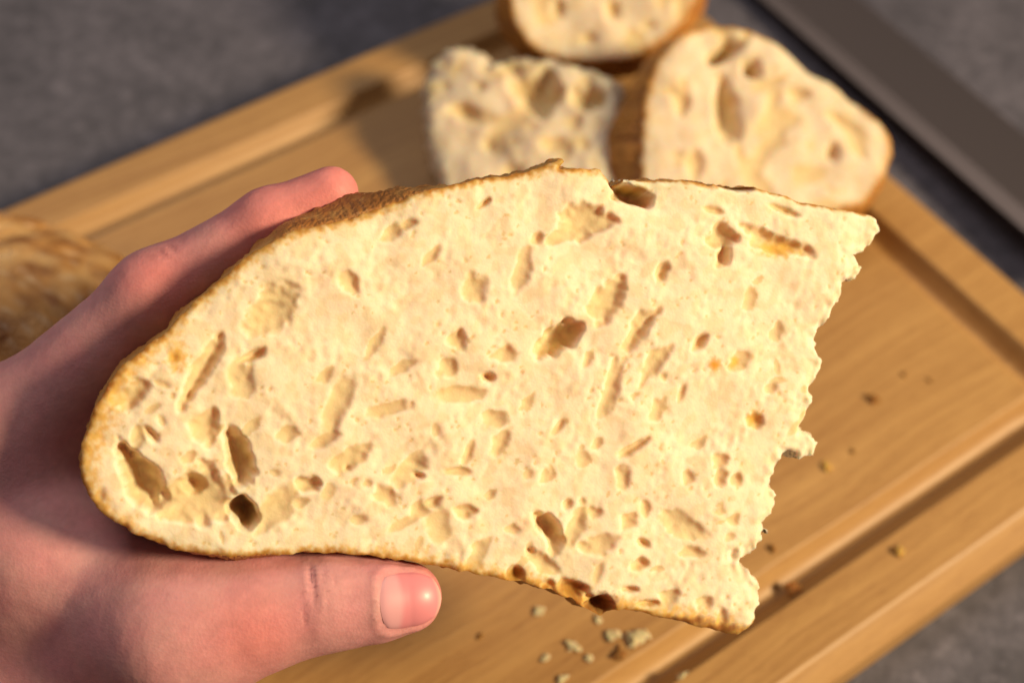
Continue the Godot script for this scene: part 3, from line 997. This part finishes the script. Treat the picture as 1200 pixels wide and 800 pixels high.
func make_pieces() -> void:
	if true:
		var o := loaf_tones.duplicate()
		o.crumb = Color(0.70, 0.585, 0.45)
		o.crust = Color(0.56, 0.26, 0.055)
		o.dark = Color(0.30, 0.11, 0.02)
		o.merge({"cell": 0.7, "deep": 26, "seed": 51, "small": 90, "small_size": 0.9, "levels": 10, "bulge": 2, "bulges": [[-73.6, 35.5, 30, 8, 0]], "rough": 1.3, "lump": 2.2, "soft": 3})
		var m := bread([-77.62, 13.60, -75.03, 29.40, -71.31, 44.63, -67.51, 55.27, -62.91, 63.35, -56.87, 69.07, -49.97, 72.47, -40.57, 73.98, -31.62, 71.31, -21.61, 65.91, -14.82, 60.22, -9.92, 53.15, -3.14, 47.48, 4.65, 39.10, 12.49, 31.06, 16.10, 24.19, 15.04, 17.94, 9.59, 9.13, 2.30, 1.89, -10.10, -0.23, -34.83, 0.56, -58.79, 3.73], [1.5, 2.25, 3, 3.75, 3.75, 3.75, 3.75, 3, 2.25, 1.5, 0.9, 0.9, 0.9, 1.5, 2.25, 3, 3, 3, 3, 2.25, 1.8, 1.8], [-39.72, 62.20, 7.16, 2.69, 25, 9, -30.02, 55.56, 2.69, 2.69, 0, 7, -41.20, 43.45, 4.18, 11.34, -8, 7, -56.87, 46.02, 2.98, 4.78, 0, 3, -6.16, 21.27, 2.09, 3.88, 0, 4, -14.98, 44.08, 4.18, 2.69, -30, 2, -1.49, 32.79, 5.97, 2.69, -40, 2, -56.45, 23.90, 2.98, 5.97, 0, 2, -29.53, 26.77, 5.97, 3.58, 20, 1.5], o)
		var t := thing("bread_piece", "cut bread piece nearest the knife, its lit face with a long slot hole", "bread piece", "cut bread pieces on the board")
		t.position = Vector3(0.12090, 0.02437, -0.34150)
		t.rotation_degrees = Vector3(-64.00, 13.00, 0.00)
		part("crumb", m[0], crumb_mat, t)
		part("crust", m[1], crust_mat, t)
	if true:
		var o := loaf_tones.duplicate()
		o.crumb = Color(0.70, 0.585, 0.45)
		o.crust = Color(0.56, 0.26, 0.055)
		o.dark = Color(0.30, 0.11, 0.02)
		o.merge({"cell": 0.7, "deep": 14, "seed": 52, "small": 100, "small_size": 0.9, "levels": 10, "bulge": 3, "bulges": [], "rough": 1.3, "lump": 2.2, "soft": 3})
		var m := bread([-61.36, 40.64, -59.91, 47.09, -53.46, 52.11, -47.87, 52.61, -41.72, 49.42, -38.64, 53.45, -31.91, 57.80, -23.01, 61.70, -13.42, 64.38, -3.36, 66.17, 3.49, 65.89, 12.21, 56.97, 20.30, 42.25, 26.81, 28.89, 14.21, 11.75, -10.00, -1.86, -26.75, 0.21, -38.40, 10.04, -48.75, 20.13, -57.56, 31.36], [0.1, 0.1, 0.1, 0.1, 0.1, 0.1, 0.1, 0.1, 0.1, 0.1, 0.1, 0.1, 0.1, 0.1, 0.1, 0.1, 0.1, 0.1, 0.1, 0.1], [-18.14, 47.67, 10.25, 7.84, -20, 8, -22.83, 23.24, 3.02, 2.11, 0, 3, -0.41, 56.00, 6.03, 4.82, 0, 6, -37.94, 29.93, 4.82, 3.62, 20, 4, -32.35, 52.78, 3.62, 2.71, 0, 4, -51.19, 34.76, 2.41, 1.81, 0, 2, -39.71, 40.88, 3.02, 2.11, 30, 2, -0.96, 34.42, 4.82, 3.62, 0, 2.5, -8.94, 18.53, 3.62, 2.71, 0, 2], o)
		var t := thing("bread_piece", "torn ragged bread piece at the left of the three cut pieces", "bread piece", "cut bread pieces on the board")
		t.position = Vector3(-0.00476, 0.01398, -0.33613)
		t.rotation_degrees = Vector3(-68.00, -34.00, 0.00)
		part("crumb", m[0], crumb_mat, t)
		part("crust", m[1], crust_mat, t)
	if true:
		var o := loaf_tones.duplicate()
		o.crumb = Color(0.70, 0.585, 0.45)
		o.crust = Color(0.56, 0.26, 0.055)
		o.dark = Color(0.30, 0.11, 0.02)
		o.merge({"cell": 0.7, "deep": 24, "seed": 53, "small": 80, "small_size": 0.9, "levels": 10, "bulge": 5, "bulges": [], "rough": 1.3, "lump": 2.2, "soft": 3})
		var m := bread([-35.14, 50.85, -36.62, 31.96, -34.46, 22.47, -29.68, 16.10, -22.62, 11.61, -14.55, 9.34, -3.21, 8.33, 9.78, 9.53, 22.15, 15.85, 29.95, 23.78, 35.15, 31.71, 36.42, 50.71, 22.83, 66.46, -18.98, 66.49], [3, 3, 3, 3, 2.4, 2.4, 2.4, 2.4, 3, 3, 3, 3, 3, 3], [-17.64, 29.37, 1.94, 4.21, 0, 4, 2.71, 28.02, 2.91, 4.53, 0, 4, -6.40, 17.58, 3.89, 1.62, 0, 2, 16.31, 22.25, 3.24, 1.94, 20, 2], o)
		var t := thing("bread_piece", "rearmost bread piece, rounded bottom edge forward, cut by the photo's top", "bread piece", "cut bread pieces on the board")
		t.position = Vector3(0.03150, 0.01884, -0.40402)
		t.rotation_degrees = Vector3(-48.00, 4.00, 0.00)
		part("crumb", m[0], crumb_mat, t)
		part("crust", m[1], crust_mat, t)

func make_loaf() -> void:
	var t := thing("bread_loaf", "browned rest of the loaf lying crust up behind the hand", "loaf")
	t.position = Vector3(-0.19415, 0.00000, -0.27023)
	t.rotation_degrees.y = -6.0
	var n1 := noise(61, 40.0, 3)
	var n2 := noise(62, 9.0, 4)
	var n3 := noise(63, 15.0, 3)
	var n4 := noise(64, 3.0, 3)
	var v := PackedVector3Array()
	var c := PackedColorArray()
	var idx := PackedInt32Array()
	var NU := 160
	var NV := 90
	for j in NV + 1:
		for i in NU + 1:
			var a := TAU * i / NU
			var e := PI * (j / float(NV)) - PI / 2.0
			var d := Vector3(cos(a) * cos(e), sin(e), sin(a) * cos(e))
			var p := Vector3(signf(d.x) * pow(absf(d.x), 0.82) * 84.0, (d.y * 42.0 if d.y > 0.0 else -pow(absf(d.y), 0.5) * 9.0), signf(d.z) * pow(absf(d.z), 0.85) * 56.0)
			var q := d * 60.0
			var b := 1.0 + n1.get_noise_3dv(q) * 0.07 + n2.get_noise_3dv(q) * 0.012
			# the split along the top with a raised lip
			var cut := p.z * 0.9 + p.x * 0.15 + n3.get_noise_3dv(q) * 8.0
			var lip := exp(-pow((cut - 14.0) / 5.0, 2.0)) * 0.03 - exp(-pow((cut - 2.0) / 8.0, 2.0)) * 0.03 if d.y > 0.2 else 0.0
			p *= b + lip
			p.y = maxf(p.y, -9.0) + 9.0
			v.append(p)
			var col := Color(0.55, 0.28, 0.085).lerp(Color(0.24, 0.09, 0.02), clampf(0.4 + n2.get_noise_3dv(q) * 1.4, 0.0, 1.0))
			col = col.lerp(Color(0.64, 0.40, 0.17), clampf(0.1 + n3.get_noise_3dv(q + Vector3(40, 0, 0)) * 1.6, 0.0, 0.85))
			col = col.lerp(Color(0.72, 0.58, 0.42), clampf(n4.get_noise_3dv(q) * 1.8 - 0.5, 0.0, 0.5))
			c.append(col)
	for j in NV:
		for i in NU:
			var A := j * (NU + 1) + i
			idx.append_array([A, A + 1, A + NU + 1, A + 1, A + NU + 2, A + NU + 1])
	part("crust", to_mesh(v, idx, c), crust_mat, t)

func make_knife() -> void:
	var steel := StandardMaterial3D.new()
	steel.metallic = 1.0
	steel.albedo_color = Color(0.60, 0.55, 0.54)
	steel.roughness = 0.42
	steel.uv1_triplanar = true
	steel.uv1_scale = Vector3(3, 3, 60)
	steel.heightmap_enabled = true
	steel.heightmap_texture = bump_noise(71, 20.0, FastNoiseLite.TYPE_SIMPLEX_SMOOTH, 3)
	steel.heightmap_scale = 0.002
	var black := StandardMaterial3D.new()
	black.albedo_color = Color(0.06, 0.055, 0.055)
	black.roughness = 0.45
	var t := thing("kitchen_knife", "large kitchen knife with a broad dull steel blade, lying beside the board", "knife")
	t.position = Vector3(0.22208, -0.00653, -0.34982)
	t.rotation_degrees = Vector3(-2.63, 32.72, 0.0)
	# blade: z runs from the tip (-) to the handle (+); the bevel and edge on -x
	var v := PackedVector3Array()
	var idx := PackedInt32Array()
	var L := 40
	for i in L + 1:
		var s := i / float(L)
		var z := lerpf(-270.0, 0.0, s)
		var w := 37.0 * (1.0 - pow(1.0 - minf(1.0, s * 5.0), 2.6) * 0.98)
		var th := 1.5 * lerpf(0.35, 1.0, s)
		for q in [[-w, 0.0], [-w + 7.0 * w / 37.0, th], [-0.3, th], [0.0, th - 0.3], [0.0, -th + 0.3], [-0.3, -th], [-w + 7.0 * w / 37.0, -th]]:
			v.append(Vector3(q[0] + 18.5, q[1], z))
	for i in L:
		for k in 7:
			var A := i * 7 + k
			var B := i * 7 + (k + 1) % 7
			for f in [[A, B, A + 7], [B, B + 7, A + 7]]:
				idx.append_array(f)
	var sv := PackedVector3Array()
	var si := PackedInt32Array()
	for k in idx:
		si.append(sv.size())
		sv.append(v[k])
	part("blade", to_mesh(sv, si), steel, t)
	var grip := CapsuleMesh.new()
	grip.radius = 0.013
	grip.height = 0.13
	grip.radial_segments = 32
	var g := part("handle", grip, black, t)
	g.rotation_degrees.x = 90
	g.position = Vector3(0.006, 0, 0.075)
	g.scale = Vector3(1.15, 1.0, 0.85)
	var bol := BoxMesh.new()
	bol.size = Vector3(0.026, 0.014, 0.014)
	part("bolster", bol, steel, t).position = Vector3(0.008, 0, 0.004)

func make_crumbs() -> void:
	var bits := [[103.8, -249.0, 1.6, 1, 0.00, "golden crumb right of the slice's torn edge"],
		[113.0, -255.6, 0.8, 2, 0.00, "tiny dark speck beside the golden crumb at the torn edge"],
		[123.4, -219.1, 1.5, 1, 0.00, "golden crumb on the near rim of the board"],
		[121.7, -219.5, 0.9, 2, 0.00, "dark speck against the golden rim crumb"],
		[89.8, -206.3, 2.2, 2, -4.30, "dark toasted crumb in the near groove, right of the slice"],
		[83.5, -218.1, 1.3, 2, 0.00, "dark crumb by the groove, under the slice's notch"],
		[122.3, -276.7, 2, 2, 0.00, "dark crumb alone in the middle of the bare wood at right"],
		[34.1, -186.9, 2, 0, 0.00, "pale crumb under the slice's lower edge, left of the big one"],
		[40.1, -185.4, 2.4, 0, 0.00, "largest pale crumb below the slice, beside the groove"],
		[43.3, -187.4, 1.6, 0, 0.00, "pale crumb right of the largest, below the slice"],
		[35.5, -180.7, 2, 2, 0.00, "dark crumb among the pale ones below the slice"],
		[21.9, -182.3, 1.8, 0, 0.00, "oblong pale crumb left of the crumb cluster below the slice"],
		[26.5, -179.1, 1.2, 0, 0.00, "small pale crumb below the oblong one"],
		[13.9, -178.5, 1.2, 0, 0.00, "small pale crumb halfway between thumb and crumb cluster"],
		[11.6, -193.5, 1.4, 0, 0.00, "pale crumb just under the slice's crust, right of the thumb"],
		[-5.9, -184.5, 0.9, 2, 0.00, "dark speck on the wood right of the thumbnail"],
		[133.9, -287.6, 1, 2, 0.00, "small dark speck above right of the lone dark crumb"],
		[54.1, -174.8, 1.4, 0, -0.82, "pale crumb lying in the near groove at the bottom edge"],
		[142.4, -285.6, 0.8, 2, 0.00, "faint dark speck nearest the right groove"],
		[19.0, -172.1, 1.3, 0, 0.00, "pale crumb at the bottom edge of the photo, left of the groove"],
		[29.0, -191.6, 1.3, 0, 0.00, "pale crumb right under the dark pit of the slice's crust"]]
	var rng := RandomNumberGenerator.new()
	rng.seed = 8
	for b in bits:
		var nn := noise(rng.randi() % 999, 3.0, 3)
		var v := PackedVector3Array()
		var c := PackedColorArray()
		var idx := PackedInt32Array()
		var tone: Color = [Color(0.66, 0.48, 0.28), Color(0.55, 0.28, 0.07), Color(0.22, 0.09, 0.025)][b[3]]
		var s: float = b[2]
		for j in 9:
			for i in 15:
				var a := TAU * i / 14.0
				var e := PI * j / 8.0 - PI / 2.0
				var d := Vector3(cos(a) * cos(e), sin(e), sin(a) * cos(e))
				var r := s * 0.85 * (1.0 + 1.5 * nn.get_noise_3dv(d * 2.2 + Vector3(b[0], 0, b[1])))
				v.append(Vector3(d.x * r * 1.25, d.y * r * 0.4 + s * 0.3, d.z * r))
				c.append(tone * (1.0 + 0.5 * nn.get_noise_3dv(d * 6.0)))
		for j in 8:
			for i in 14:
				var A := j * 15 + i
				idx.append_array([A, A + 1, A + 15, A + 1, A + 16, A + 15])
		var o := part("bread_crumb", to_mesh(v, idx, c), crumb_mat)
		o.position = Vector3(b[0], b[4], b[1]) * MM
		o.rotation.y = rng.randf() * TAU
		tag(o, b[5], "crumb", "crumbs fallen from the bread")
